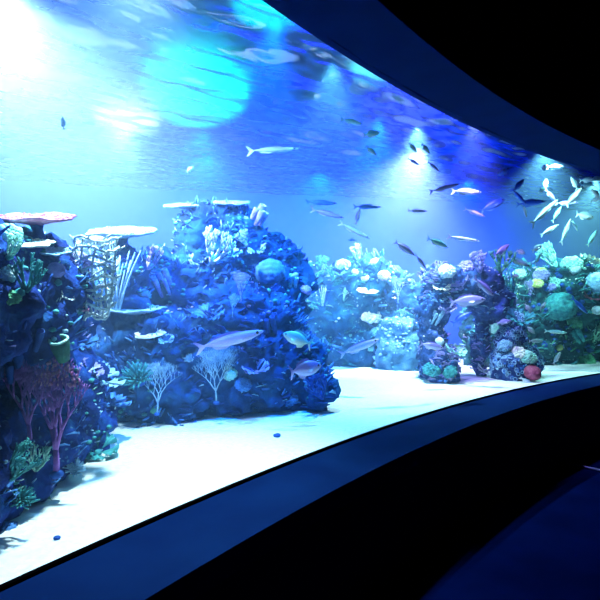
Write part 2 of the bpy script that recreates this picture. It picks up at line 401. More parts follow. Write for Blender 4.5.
def sym(name, a, b, **k):
    k.setdefault('rough', .7); return two(name, a, b, **k)
K = {
 'white': sym('coral_white', (.55, .75, .8), (.85, .95, 1), scale=30),
 'ice': sym('coral_ice', (.18, .38, .62), (.4, .65, .85), scale=25),
 'blue': sym('coral_blue', (.03, .14, .45), (.10, .30, .7), scale=20),
 'deep': sym('coral_deep', (.005, .04, .25), (.01, .09, .42), scale=20),
 'teal': sym('coral_teal', (.01, .16, .2), (.08, .42, .42), scale=20),
 'green': sym('coral_green', (.04, .28, .12), (.2, .6, .35), scale=18),
 'moss': sym('sponge_moss', (.01, .10, .06), (.04, .2, .12), scale=18),
 'mint': sym('coral_mint', (.25, .65, .55), (.55, .9, .75), scale=25),
 'lilac': sym('coral_lilac', (.22, .2, .62), (.5, .45, .9), scale=18),
 'purple': sym('coral_purple', (.22, .07, .38), (.4, .15, .55), scale=18),
 'pink': sym('coral_pink', (.5, .12, .34), (.8, .42, .62), scale=30),
 'yellow': sym('coral_yellow', (.6, .7, .1), (.85, .9, .4), scale=18),
 'cream': sym('coral_cream', (.7, .75, .6), (.95, .95, .85), scale=30),
 'red': sym('coral_red', (.35, .05, .12), (.6, .15, .25), scale=20),
}
def nz(v, s, k=0): return noise.noise(Vector(v)*s + Vector((k*7.3, k*3.1, k*1.7)))

def plate(name, r, mat, seed, stalk=True, rim=None):
    """table coral: wavy thick plate on a short stalk; +Z up"""
    m = MB(); n = 48; prof = []
    def ring_(rr, z, jag=0, th=0):
        return m.ring([((rr*(1+jag*nz((cos(a), sin(a), 0), 3, seed)+jag*.3*nz((cos(a), sin(a), 1), 11, seed)))*cos(a), (rr*(1+jag*nz((cos(a), sin(a), 0), 3, seed)))*sin(a)*.8,
            z + rr*.10*nz((cos(a), sin(a), 2), 1.5, seed)) for a in [2*pi*i/n for i in range(n)]])
    rows = [(.03, .05, 0), (.3, .055, .05), (.6, .07, .12), (.85, .10, .2), (.97, .13, .25), (1.0, .10, .25), (.95, .06, .25), (.7, .0, .15), (.4, -.05, .1), (.15, -.12, 0)]
    prev = None
    for a, z, j in rows:
        q = ring_(a*r, z*r, j)
        if prev: m.bridge(prev, q)
        else: m.f.append(tuple(q))
        prev = q
    m.f.append(tuple(prev))
    for i in range(200):                        # knobs on the upper face
        a = rnd.uniform(0, 2*pi); q = r*(.35+.62*math.sqrt(rnd.random()))
        m.ball((q*cos(a), q*sin(a)*.8, r*(.07+.06*(q/r)**2)), r*rnd.uniform(.014, .032), 1, (1, 1, 1))
    e = bpy.data.objects.new(name, None); C.objects.link(e)
    m.build('plate', mat, e)
    if stalk:
        t = MB(); t.tube([(0, 0, -.45*r), (.02*r, 0, -.25*r), (0, 0, -.02*r)], [r*.2, r*.13, r*.22], 10); t.build('stalk', K['deep'], e)
    return e
def grow(m, p, d, L, r, depth, spread, flat, n=5, bend=.25, fork=(2, 3)):
    d = Vector(d).normalized(); pts = [Vector(p)]; rr = [r]
    for i in range(2):
        j = Vector((rnd.uniform(-1, 1), 0 if flat else rnd.uniform(-1, 1), rnd.uniform(-.3, 1)))*bend
        d = (d+j*.5).normalized(); pts.append(pts[-1]+d*L/2); rr.append(r*(1-.15*(i+1)))
    m.tube(pts, rr, n)
    if depth <= 0: return
    kk = rnd.randint(*fork)
    for i in range(kk):
        a = spread*((i/(kk-1)-.5)*1.6+rnd.uniform(-.2, .2)) if flat else rnd.uniform(-spread, spread)
        v = Vector((sin(a), 0 if flat else rnd.uniform(-spread, spread)*.8, cos(a)))
        nd = (d*.9+v*.8).normalized()
        grow(m, pts[-1]-d*L*.05*rnd.random(), nd, L*rnd.uniform(.72, .9), r*.72, depth-1, spread, flat, n, bend, fork)
def fan(name, h, mat, depth=6, tips=None, r=None, spread=.8, fork=(2, 3)):
    """flat branching sea fan in the XZ plane"""
    m = MB(); grow(m, (0, 0, -.04*h), (0, 0, 1), h*.26, r or h*.022, depth, spread, True, 4, .2, fork)
    zmax = max(v[2] for v in m.v); k = h/zmax
    m.v = [(v[0]*k, v[1]*k, v[2]*k) for v in m.v]
    e = bpy.data.objects.new(name, None); C.objects.link(e)
    m.build('branches', mat, e)
    f = MB(); f.ball((0, 0, -.02*h), h*.06, 2, (1, 1, .6)); f.build('holdfast', K['deep'], e)
    if tips:
        t = MB(); top = [v for v in m.v if v[2] > h*.72]
        for v in rnd.sample(top, min(len(top), 130)): t.ball(v, h*rnd.uniform(.008, .014), 1, (1, 1, 1.7))
        if t.v: t.build('polyp_tips', tips, e)['kind'] = 'stuff'
    return e
def bush(name, h, mat, depth=4, spread=.9):
    m = MB()
    for i in range(5):
        a = 2*pi*i/5+rnd.random(); grow(m, (0, 0, -.05*h), (cos(a)*.6, sin(a)*.6, 1), h*.3, h*.05, depth-1, spread, False, 5, .3)
    zmax = max(v[2] for v in m.v); k = h/zmax
    m.v = [(v[0]*k, v[1]*k, v[2]*k) for v in m.v]
    return m.build(name, mat)
def knobs(name, r, mat, n=60, k=.3, sz=(.14, .26), flat=.8):
    m = MB(); m.ball((0, 0, 0), r*.75, 3, (1, 1, flat), lambda v: .15*nz(v, 2, n))
    for i in range(n):
        z = 1-(i+.5)/n*1.35; a = i*2.39996; q = math.sqrt(max(0, 1-z*z))
        s_ = r*rnd.uniform(*sz)
        m.ball((r*.8*q*cos(a), r*.8*q*sin(a), r*.8*flat*z), s_, 2)
    return m.build(name, mat)
def brain(name, r, mat):
    m = MB(); m.ball((0, 0, 0), r, 4, (1, 1, .85), lambda v: .06*sin(14*nz(v, 1.6, 3)*3)+.05*nz(v, 3, 9))
    return m.build(name, mat)
def tubes(name, h, mat, n=4, rim=None, fat=.22):
    e = bpy.data.objects.new(name, None); C.objects.link(e)
    for i in range(n):
        a = 2*pi*i/max(n, 1)+rnd.random()*.5; q = h*.28 if n > 1 else 0; hh = h*rnd.uniform(.65, 1) if i else h
        r = hh*fat; m = MB()
        m.lathe([(r*.6, -.1*h), (r*.8, hh*.3), (r, hh*.7), (r*.95, hh*.96), (r*.85, hh), (r*.68, hh*.97), (r*.6, hh*.6), (.01, hh*.5)], 16, (q*cos(a), q*sin(a), 0), .08, i)
        t = m.build('tube', mat, e)
        if rim:
            g_ = MB(); g_.tube([(q*cos(a)+r*.9*cos(b)*(1+.08*sin(3*b+i)), q*sin(a)+r*.9*sin(b), hh) for b in [2*pi*j/18 for j in range(19)]], r*.13, 6)
            g_.build('rim', rim, t)
    return e
def leaves(name, r, mat, n=9):
    m = MB()
    for i in range(n):
        a = i*2.4; tilt = .35+.5*(i/n); w_ = r*rnd.uniform(.7, 1); base = Vector((cos(a), sin(a), 0))*r*.12
        rows = []
        for u in range(6):
            row = []
            for v in range(9):
                t = (v/8-.5)*1.9; L_ = u/5*w_; ang = a+t*.55*(u/5)
                z = L_*tilt + r*.10*sin(v*2.1+i)*(u/5)
                row.append((base.x+L_*cos(ang), base.y+L_*sin(ang), z))
            rows.append(row)
        for side in (0, r*.025):
            q = [m.ring([(x, y, z+side) for x, y, z in row]) for row in rows]
            for u in range(5):
                for v in range(8):
                    f = (q[u][v], q[u+1][v], q[u+1][v+1], q[u][v+1]); m.f.append(f if side else tuple(reversed(f)))
    m.ball((0, 0, 0), r*.22, 2, (1, 1, .6))
    return m.build(name, mat)
def anemone(name, r, mat, n=60, base=None):
    e = bpy.data.objects.new(name, None); C.objects.link(e)
    b = MB(); b.ball((0, 0, 0), r*.45, 2, (1, 1, .5)); b.build('foot', base or K['deep'], e)
    m = MB()
    for i in range(n):
        z = 1-(i+.5)/n; a = i*2.39996; q = math.sqrt(1-z*z)*1
        d = Vector((q*cos(a), q*sin(a), z*.8+.25)).normalized(); j = Vector((rnd.uniform(-.3, .3), rnd.uniform(-.3, .3), rnd.uniform(-.1, .3)))
        L_ = r*rnd.uniform(.75, 1); m.tube([d*r*.2, d*L_*.6, d*L_*.85+j*r*.2, d*L_+j*r*.45], [r*.07, r*.06, r*.055, r*.045], 5)
    m.build('tentacles', mat, e)
    return e
def whips(name, h, mat, n=9, spread=.35):
    m = MB()
    for i in range(n):
        t = (i/(n-1)-.5)*2 if n > 1 else 0; x = t*spread*h; y = rnd.uniform(-.1, .1)*h; hh = h*rnd.uniform(.8, 1)
        m.tube([(x*.15, y*.2, -.05*h), (x*.45, y*.6, hh*.35), (x*.8, y, hh*.7), (x*1.15, y, hh)], [h*.02, h*.018, h*.016, h*.01], 5)
        if i % 2: m.tube([(x*.45, y*.6, hh*.35), (x*.45+.06*h, y, hh*.6), (x*.5+.1*h, y, hh*.85)], [h*.014, h*.012, h*.008], 5)
    return m.build(name, mat)
def lattice(name, h, r, mat):
    m = MB()                                   # ringed column of thin branches
    nr = 9
    for i in range(nr):
        z = h*i/(nr-1); q = r*(.55+.45*(i/(nr-1))**.5)*(1+.1*sin(i*2))
        m.tube([(q*cos(a)*(1+.12*nz((cos(a), sin(a), i), 2)), q*.7*sin(a), z+r*.14*sin(a*3+i)+.1*r*nz((cos(a), sin(a), i), 3)) for a in [2*pi*j/28 for j in range(29)]], r*.065, 5)
        for k in range(9):
            a = rnd.uniform(0, 2*pi); m.tube([(q*cos(a), q*.7*sin(a), z), (q*1.25*cos(a+.2), q*.85*sin(a+.2), z+r*.22)], [r*.05, r*.03], 4)
    for k in range(9):
        a = 2*pi*k/9; m.tube([(r*(.5+.45*(t/8)**.5)*cos(a+.12*sin(t)), r*.7*(.5+.45*(t/8)**.5)*sin(a+.12*sin(t)), h*t/8) for t in range(9)], r*.055, 5)
    m.ball((0, 0, h*1.0), r*.6, 2, (1, .7, .35), lambda v: .2*nz(v, 3))
    return m.build(name, mat)

made = {}
def put(o, c, nrm=None, up=.6, face=None, rot=0, lean=0, turn=None):
    """stand o on the reef at c; its +Z leans between the reef's normal and straight up"""
    z = Vector((0, 0, 1))
    if nrm is not None: z = (Vector(nrm)*(1-up)+Vector((0, 0, 1))*up).normalized()
    x = Vector((1, 0, 0)); x = (x-z*x.dot(z)).normalized(); y = z.cross(x)
    M = Matrix((x, y, z)).transposed().to_4x4()
    o.matrix_world = Matrix.Translation(c) @ M @ Matrix.Rotation(rot, 4, 'Z') @ Matrix.Rotation(lean, 4, 'Y')
    return o
def coral(kind, px, py, size, mat, label, cat='coral', up=.6, keys=None, group=None, lift=0, rot=None, lean=0, sink=0, tilt=None, **k):
    """size = pixels across (or high) in the photograph, turned into metres at the distance of the reef there"""
    h = None
    for q in range(0, 60, 3):
        h = on_reef(px, py+q, keys)
        if h: break
    if q > 5: print('LOW', q, label)
    if h is None: print('MISS', label); return
    c, nr, _ = h; s_ = size*c.y/F; mt = K[mat]
    c = c + Vector(nr)*lift*s_ - Vector(nr)*sink*s_
    if kind == 'plate': o = plate('table_coral', s_/2, mt, len(made), **k)
    elif kind == 'fan': o = fan('sea_fan', s_, mt, **k)
    elif kind == 'bush': o = bush('branching_coral', s_, mt, **k)
    elif kind == 'knobs': o = knobs('cauliflower_coral', s_/2, mt, **k)
    elif kind == 'brain': o = brain('brain_coral', s_/2, mt)
    elif kind == 'tubes': o = tubes('tube_sponge', s_, mt, **k)
    elif kind == 'leaves': o = leaves('cabbage_coral', s_/2, mt, **k)
    elif kind == 'anemone': o = anemone('sea_anemone', s_/2, mt, **k)
    elif kind == 'whips': o = whips('whip_coral', s_, mt, **k)
    elif kind == 'lattice': o = lattice('lattice_coral', s_, s_*.28, mt)
    made[len(made)] = o
    put(o, c, nr, up, rot=(rnd.uniform(0, 6.28) if kind in ('knobs', 'brain', 'leaves', 'anemone', 'bush', 'tubes') else 0) if rot is None else rot, lean=lean)
    if tilt is None: tilt = .28 if kind == 'plate' else 0
    if tilt: o.matrix_world = o.matrix_world @ Matrix.Rotation(tilt, 4, 'X')
    tag(o, label, cat, group)
    return o
# crust of small growth all over each reef mass
def crust(key, mat, n, size, seed, kind='lump', name='encrusting_growth', clump=2.2, thr=.05):
    o = rocks[key]; me = o.data; r_ = random.Random(seed); m = MB()
    vs = me.vertices; cnt = 0; tries = 0
    while cnt < n and tries < n*30:
        tries += 1
        v = vs[r_.randrange(len(vs))]; c = v.co; nn = v.normal
        if nn.z < -.3 or c.z < SZ+.02 or nz(c, clump, seed) < thr: continue
        if nn.y > .5: continue
        s_ = size*r_.uniform(.5, 1.4); cnt += 1
        if kind == 'lump': m.ball(c+nn*s_*.2, s_, 1, (1, 1, r_.uniform(.5, 1)))
        elif kind == 'ring':
            x = nn.orthogonal().normalized(); y = nn.cross(x); q = s_*1.3
            m.tube([c+nn*s_*.5+(x*cos(a)+y*sin(a))*q for a in [2*pi*j/9 for j in range(10)]], s_*.28, 4)
        elif kind == 'finger':
            d = (nn+Vector((r_.uniform(-.5, .5), r_.uniform(-.5, .5), r_.uniform(0, .8)))).normalized()
            m.tube([c-nn*s_*.2, c+d*s_*1.6, c+d*s_*2.8], [s_*.35, s_*.3, s_*.18], 5)
        elif kind == 'frill':
            x = nn.cross(Vector((0, 0, 1))+Vector((r_.uniform(-.4, .4),)*3)).normalized(); u = (nn*.8+Vector((0, 0, .5))).normalized()
            pts = [c+x*s_*2*t+u*s_*(1.5-1.6*t*t+.3*sin(7*t)) for t in (-1, -.6, -.2, .2, .6, 1)]
            b = [c+x*s_*1.6*t-nn*s_*.2 for t in (-1, -.6, -.2, .2, .6, 1)]
            for sg in (0, 1):
                off = nn*s_*.16*sg; A = m.ring([p+off for p in pts]); B = m.ring([p+off for p in b])
                for i in range(5):
                    f = (B[i], B[i+1], A[i+1], A[i]); m.f.append(f if sg else tuple(reversed(f)))
            m.tube([p+nn*s_*.08 for p in pts], s_*.16, 4)
    g_ = m.build(name, K[mat], o); g_['kind'] = 'stuff'
    return g_
crust('left', 'deep', 420, .016, 1, 'finger', clump=1.5, thr=-.2)
crust('left', 'teal', 300, .016, 2, 'lump')
crust('left', 'blue', 260, .02, 3, 'frill')
crust('left', 'ice', 90, .010, 4, 'finger', thr=.22)
crust('mid', 'deep', 700, .02, 5, 'frill', thr=-.2, clump=1.5)
crust('mid', 'blue', 420, .022, 6, 'finger')
crust('mid', 'teal', 260, .02, 7, 'lump', thr=.1)
crust('mid', 'ice', 60, .014, 8, 'frill', thr=.27)
crust('back', 'teal', 420, .034, 9, 'frill', thr=-.1)
crust('back', 'mint', 150, .022, 10, 'lump', thr=.2)
crust('back', 'blue', 420, .04, 11, 'finger', thr=-.1)
crust('back', 'ice', 120, .02, 12, 'frill', thr=.2)
crust('arch', 'lilac', 330, .02, 13, 'frill', thr=0)
crust('arch', 'blue', 260, .018, 14, 'lump')
crust('arch', 'ice', 170, .016, 15, 'frill', thr=.1)
crust('stub', 'ice', 700, .013, 16, 'ring', thr=-1)
crust('stub', 'ice', 300, .012, 26, 'lump', thr=-.1)
crust('stub', 'blue', 200, .014, 17, 'lump')
crust('right', 'teal', 520, .04, 18, 'frill', thr=-.2)
crust('right', 'green', 260, .03, 19, 'finger', thr=0)
crust('right', 'mint', 200, .022, 20, 'lump', thr=.18)
crust('right', 'deep', 300, .04, 21, 'lump', thr=0)
crust('pale', 'ice', 160, .02, 22, 'lump', thr=-.2)

crust('right', 'cream', 160, .016, 31, 'lump', clump=3, thr=.15)
crust('right', 'ice', 300, .022, 32, 'finger', clump=3, thr=0)
crust('right', 'lilac', 160, .02, 33, 'frill', clump=3, thr=.1)
crust('right', 'yellow', 40, .012, 34, 'lump', clump=3, thr=.3)
crust('back', 'cream', 70, .018, 35, 'lump', clump=3, thr=.25)
crust('left', 'lilac', 120, .014, 36, 'frill', clump=3, thr=.15)
crust('left', 'mint', 160, .010, 37, 'finger', clump=3, thr=.2)
crust('mid', 'ice', 160, .014, 38, 'finger', clump=3, thr=.25)
crust('mid', 'lilac', 100, .014, 39, 'lump', clump=3, thr=.25)
crust('left', 'white', 150, .010, 41, 'finger', clump=2.6, thr=.2)
crust('left', 'ice', 160, .012, 42, 'lump', clump=3.2, thr=.15)
crust('arch', 'cream', 60, .012, 40, 'lump', clump=3, thr=.2)
# --- left reef
T = [
('plate', 33, 226, 74, 'pink', 'wide pink rimmed table coral crowning the left reef', dict(up=.95, lift=.16)),
('plate', 30, 248, 44, 'cream', 'cream table coral shelf just under the pink rimmed one', dict(up=.9, lift=.1, stalk=False)),
('plate', 47, 256, 42, 'ice', 'pale blue table coral jutting below the cream shelf', dict(up=.9, lift=.12, stalk=False)),
('plate', 122, 238, 66, 'ice', 'pale table coral on the spire between the left and middle reefs', dict(up=1, lift=.15)),
('knobs', 8, 236, 30, 'mint', 'mint cauliflower coral at the left edge beside the pink table coral', {}),
('bush', 8, 258, 26, 'mint', 'mint branching coral at the left edge under the cauliflower coral', {}),
('lattice', 84, 318, 76, 'white', 'tall ringed white lattice coral column on the left reef', dict(up=1, lift=.15)),
('whips', 109, 308, 60, 'ice', 'sheaf of straight pale whip coral right of the lattice column', dict(up=1, n=9, spread=.36, lift=.3)),
('knobs', 78, 250, 26, 'lilac', 'lilac cauliflower coral at the top of the lattice column', {}),
('brain', 56, 270, 17, 'lilac', 'small lilac boulder coral between the shelves and the lattice column', {}),
('leaves', 66, 298, 17, 'white', 'white petalled coral, upper of the two left of the lattice column', dict(n=6)),
('leaves', 79, 310, 17, 'pink', 'pinkish white petalled coral, lower of the two by the lattice column', dict(n=6)),
('knobs', 7, 274, 22, 'white', 'bright white cauliflower coral at the left edge under the branching coral', {}),
('bush', 27, 290, 36, 'teal', 'teal branching coral with pale tips left of the white petalled coral', dict(depth=4)),
('knobs', 12, 298, 20, 'green', 'green cauliflower coral below the bright white one at the left edge', {}),
('tubes', 59, 358, 22, 'moss', 'short green tube sponge with a pale rimmed mouth', dict(cat='sponge', n=1, rim=K['mint'], fat=.42, up=1, lift=.45, tilt=.5, rot=0)),
('fan', 53, 474, 118, 'purple', 'large dark purple sea fan with pink tips, nearest the viewer', dict(up=1, tips=K['pink'], lift=.1, depth=6, fork=(2, 3), r=.019, spread=.8)),
('fan', 22, 440, 84, 'purple', 'smaller dark purple sea fan at the left behind the large one', dict(up=1, lift=.1, depth=6, fork=(2, 3), r=.014)),
('leaves', 102, 382, 34, 'ice', 'pale cabbage coral on the right flank of the left reef', {}),
('leaves', 106, 404, 40, 'blue', 'blue cabbage coral directly below the pale one', {}),
('leaves', 90, 372, 24, 'lilac', 'lilac cabbage coral just above left of the pale one', {}),
('anemone', 73, 468, 24, 'ice', 'small pale tufted anemone low on the left reef beside the big sea fan', dict(cat='anemone', lift=.1)),
('leaves', 98, 452, 36, 'teal', 'teal cabbage coral near the sand at the left reef foot', {}),
('knobs', 112, 432, 26, 'blue', 'blue cauliflower coral at the left reef foot where the sand begins', {}),
('bush', 12, 478, 40, 'teal', 'teal branching coral low at the left edge', {}),
('bush', 36, 470, 30, 'mint', 'mint branching coral beneath the large purple sea fan', {}),
('anemone', 18, 500, 34, 'teal', 'teal anemone at the left edge below the branching coral', dict(cat='anemone', lift=.1)),
('leaves', 36, 512, 30, 'green', 'green cabbage coral low at the left near the sand', {}),
('knobs', 8, 535, 30, 'blue', 'blue cauliflower coral in the bottom left corner of the reef', {}),
('knobs', 62, 492, 24, 'deep', 'dark blue cauliflower coral beside the sand under the tufted anemone', {}),
('bush', 84, 482, 24, 'blue', 'blue branching coral at the sand edge right of the tufted anemone', {}),
('tubes', 30, 345, 26, 'deep', 'dark blue cluster of tube sponges on the left reef wall', dict(cat='sponge', n=5, fat=.16)),
('tubes', 10, 375, 30, 'deep', 'dark blue tube sponges at the left edge behind the sea fans', dict(cat='sponge', n=4, fat=.18)),
('leaves', 82, 345, 30, 'blue', 'blue cabbage coral below the lattice column', {}),
# --- middle reef
('plate', 190, 204, 42, 'ice', 'pale table coral on the left peak of the middle reef', dict(up=.95, lift=.1, stalk=False)),
('plate', 230, 198, 36, 'ice', 'pale table coral on the right peak of the middle reef', dict(up=.95, lift=.1, stalk=False)),
('bush', 212, 262, 36, 'white', 'white branching coral high on the face of the middle reef', {}),
('leaves', 198, 264, 20, 'ice', 'pale cabbage coral left of the white branching coral', {}),
('leaves', 232, 256, 20, 'ice', 'pale cabbage coral right of the white branching coral', {}),
('leaves', 258, 252, 20, 'ice', 'pale cabbage coral near the right shoulder of the middle reef', {}),
('bush', 247, 246, 18, 'ice', 'small pale branching coral left of the shoulder cabbage coral', {}),
('tubes', 256, 222, 18, 'lilac', 'tiny lilac tube sponges under the right peak', dict(cat='sponge', n=4)),
('tubes', 166, 292, 24, 'lilac', 'lilac tube sponge cluster on the left flank of the middle reef', dict(cat='sponge', n=6, fat=.13)),
('bush', 148, 268, 26, 'lilac', 'lilac branching coral beneath the spire table coral', {}),
('fan', 243, 304, 32, 'lilac', 'round lilac sea fan, upper of the pair on the middle reef', dict(up=1, lift=.15, depth=6, fork=(3, 3))),
('fan', 233, 318, 24, 'ice', 'small pale sea fan tucked under the round lilac one', dict(up=1, lift=.15, depth=5, fork=(3, 3))),
('brain', 270, 272, 30, 'blue', 'smooth blue dome coral right of the round lilac sea fan', {}),
('anemone', 145, 297, 15, 'ice', 'small pale anemone left of the lilac tube sponges', dict(cat='anemone')),
('plate', 138, 311, 54, 'ice', 'thin pale table coral shelf on the left flank of the middle reef', dict(up=.95, tilt=.12, lift=.1, stalk=False)),
('plate', 152, 336, 30, 'cream', 'cream table coral shelf beneath the thin pale shelf', dict(up=.9, lift=.1, stalk=False)),
('leaves', 166, 342, 16, 'ice', 'small pale cabbage coral right of the cream shelf', {}),
('anemone', 140, 378, 40, 'teal', 'teal blue anemone low on the left of the middle reef', dict(cat='anemone', lift=.1)),
('brain', 154, 410, 13, 'green', 'small bright green dome coral below the teal blue anemone', {}),
('fan', 174, 400, 50, 'ice', 'left of two pale bushy sea fans near the sand', dict(up=1, lift=.5, depth=7, fork=(2, 3), spread=1.2, r=.009)),
('fan', 205, 406, 56, 'ice', 'right and larger of two pale bushy sea fans near the sand', dict(up=1, lift=.5, depth=7, fork=(2, 3), spread=1.2, r=.009)),
('anemone', 191, 361, 16, 'ice', 'tiny pale anemone above the two bushy sea fans', dict(cat='anemone')),
('knobs', 230, 374, 16, 'mint', 'mint cauliflower coral right of the bushy sea fans', {}),
('leaves', 257, 372, 26, 'lilac', 'lilac cabbage coral low on the right of the middle reef', {}),
('knobs', 243, 385, 18, 'blue', 'small blue cauliflower coral beside the lilac cabbage coral', {}),
('leaves', 180, 424, 26, 'blue', 'blue cabbage coral at the sand under the bushy sea fans', {}),
('leaves', 147, 427, 34, 'blue', 'blue cabbage coral at the lower left foot of the middle reef', {}),
('knobs', 288, 398, 22, 'blue', 'blue cauliflower coral near the right foot of the middle reef', {}),
('bush', 322, 398, 26, 'deep', 'dark branching coral on the jagged right tip of the middle reef', {}),
('knobs', 220, 345, 26, 'deep', 'dark blue cauliflower coral in the centre of the middle reef', {}),
('tubes', 272, 330, 22, 'deep', 'dark blue tube sponges on the right side of the middle reef', dict(cat='sponge', n=5, fat=.16)),
('leaves', 210, 318, 30, 'blue', 'blue cabbage coral left of the small pale sea fan', {}),
# --- back ridge
('knobs', 343, 266, 17, 'mint', 'mint cauliflower coral on the left top of the back ridge', {}),
('bush', 358, 260, 17, 'mint', 'mint branching coral on the crest of the back ridge', {}),
('knobs', 375, 262, 10, 'cream', 'cream cauliflower coral on the crest of the back ridge', {}),
('brain', 355, 272, 7, 'white', 'tiny white dome coral left under the crest of the back ridge', {}),
('brain', 365, 278, 8, 'white', 'small white dome coral under the cream crest coral', {}),
('plate', 366, 293, 22, 'cream', 'cream table coral shelf halfway up the back ridge', dict(up=.9, lift=.1, stalk=False)),
('bush', 344, 300, 16, 'mint', 'mint branching coral left of the cream shelf on the back ridge', {}),
('knobs', 369, 318, 22, 'cream', 'bright cream cauliflower coral on the face of the back ridge', dict(lift=.2)),
('knobs', 376, 333, 12, 'ice', 'pale cauliflower coral below right of the bright cream one', dict(lift=.2)),
('knobs', 373, 350, 9, 'mint', 'mint cauliflower coral lowest on the back ridge face', dict(lift=.2)),
('tubes', 292, 286, 13, 'ice', 'pale tube sponges at the left end of the back ridge', dict(cat='sponge')),
('knobs', 306, 290, 12, 'lilac', 'lilac cauliflower coral beside the pale tube sponges', {}),
('whips', 324, 306, 20, 'ice', 'upright pale whip coral on the left half of the back ridge', dict(up=1, n=4, spread=.15, lift=.2)),
('whips', 306, 322, 17, 'ice', 'short pale whip coral low at the left of the back ridge', dict(up=1, n=3, spread=.12, lift=.2)),
('knobs', 384, 276, 14, 'lilac', 'lilac cauliflower coral on the right half of the back ridge', {}),
('fan', 400, 300, 26, 'ice', 'pale feathery sea fan at the upper right of the back ridge', dict(up=.8, lift=.2, depth=5)),
('fan', 402, 328, 22, 'ice', 'pale feathery sea fan under the upper one on the back ridge', dict(up=.8, lift=.2, depth=5)),
('leaves', 330, 345, 19, 'teal', 'teal cabbage coral low in the middle of the back ridge', {}),
('leaves', 350, 330, 16, 'teal', 'teal cabbage coral left of the bright cream coral', {}),
('bush', 318, 270, 16, 'teal', 'teal branching coral on the left crest of the back ridge', {}),
('knobs', 395, 262, 14, 'blue', 'blue cauliflower coral on the right crest of the back ridge', {}),
# --- arch and stump
('knobs', 447, 272, 18, 'white', 'white cauliflower coral on the left shoulder of the arch', {}),
('leaves', 442, 288, 20, 'cream', 'cream cabbage coral on the left side of the arch', {}),
('knobs', 466, 268, 18, 'lilac', 'lilac cauliflower coral on top of the arch', {}),
('bush', 480, 272, 22, 'lilac', 'lilac branching coral on the right top of the arch', {}),
('leaves', 462, 288, 26, 'lilac', 'lilac cabbage coral on the face of the arch', {}),
('leaves', 446, 312, 22, 'lilac', 'lilac cabbage coral on the left leg of the arch', {}),
('tubes', 434, 322, 14, 'ice', 'pale tube sponges on the outer side of the left arch leg', dict(cat='sponge', n=5, fat=.13)),
('brain', 438, 338, 9, 'white', 'small round white coral on the left arch leg', dict(lift=.4)),
('leaves', 455, 348, 24, 'mint', 'mint cabbage coral inside the left arch leg', {}),
('knobs', 432, 370, 18, 'teal', 'teal cauliflower coral at the foot of the left arch leg', {}),
('knobs', 450, 372, 16, 'teal', 'teal cauliflower coral at the inner foot of the left arch leg', {}),
('knobs', 505, 346, 18, 'ice', 'pale cauliflower coral on the middle of the blue stump', dict(n=110, sz=(.08, .14))),
('tubes', 490, 330, 15, 'mint', 'mint tube sponge at the upper left of the blue stump', dict(cat='sponge', n=3, fat=.3)),
('knobs', 519, 354, 18, 'cream', 'cream cauliflower coral on the right side of the blue stump', {}),
('knobs', 528, 358, 18, 'mint', 'mint cauliflower coral at the far right of the blue stump', {}),
('brain', 531, 371, 17, 'red', 'dull red dome coral at the right foot of the blue stump', dict(lift=.1)),
('leaves', 485, 372, 18, 'white', 'white cabbage coral at the left foot of the blue stump', {}),
# --- right reef
('knobs', 537, 272, 13, 'yellow', 'yellow cauliflower coral, upper of two yellow ones on the right reef', dict(lift=.4)),
('knobs', 545, 278, 17, 'lilac', 'lilac cauliflower coral beside the yellow ones on the right reef', dict(lift=.4)),
('knobs', 538, 287, 13, 'yellow', 'yellow cauliflower coral, lower of two yellow ones on the right reef', dict(lift=.4)),
('bush', 556, 268, 28, 'mint', 'mint branching coral on the crest of the right reef', {}),
('knobs', 572, 262, 22, 'mint', 'mint cauliflower coral on the crest of the right reef', {}),
('leaves', 588, 264, 22, 'cream', 'cream cabbage coral on the crest near the right edge', {}),
('brain', 578, 272, 10, 'white', 'white dome coral below the crest near the right edge', dict(lift=.3)),
('brain', 596, 284, 26, 'ice', 'large pale blue dome coral at the right edge', dict(lift=.1)),
('brain', 561, 303, 30, 'teal', 'large teal dome coral in the middle of the right reef', dict(lift=.2)),
('knobs', 556, 284, 16, 'mint', 'mint cauliflower coral above the teal dome coral', {}),
('knobs', 549, 290, 12, 'lilac', 'small lilac cauliflower coral above left of the teal dome', dict(lift=.3)),
('knobs', 572, 322, 15, 'green', 'green cauliflower coral below the teal dome coral', dict(lift=.2)),
('brain', 597, 312, 10, 'white', 'small white dome coral at the right edge', dict(lift=.4)),
('bush', 594, 342, 28, 'mint', 'mint branching coral low at the right edge', {}),
('fan', 529, 304, 22, 'lilac', 'small lilac sea fan at the left of the right reef', dict(up=.8, lift=.2)),
('whips', 512, 308, 34, 'teal', 'teal whip coral behind the blue stump', dict(up=1, n=5, spread=.15, lift=.2)),
('whips', 548, 372, 34, 'ice', 'thin pale whip coral rising from the sand right of the stump', dict(up=1, n=3, spread=.25, lift=.3)),
('brain', 562, 348, 7, 'yellow', 'tiny yellow dome coral low on the right reef', dict(lift=.5)),
('knobs', 582, 362, 24, 'green', 'green cauliflower coral at the sand near the right edge', {}),
('leaves', 566, 364, 24, 'teal', 'teal cabbage coral at the sand below the tiny yellow dome', {}),
('tubes', 580, 340, 15, 'teal', 'teal tube sponges between the green corals on the right reef', dict(cat='sponge', n=5, fat=.16)),
('bush', 500, 272, 24, 'green', 'green branching coral at the left crest of the right reef', {}),
('knobs', 518, 276, 14, 'mint', 'mint cauliflower coral left of the yellow ones', dict(lift=.2)),
('leaves', 520, 322, 26, 'teal', 'teal cabbage coral just right of the blue stump top', {}),
('leaves', 590, 298, 16, 'red', 'dull red cabbage coral under the large pale blue dome', {}),
]
for (kind, px, py, size, mt, label, kw) in T:
    coral(kind, px, py, size, mt, label, **kw)

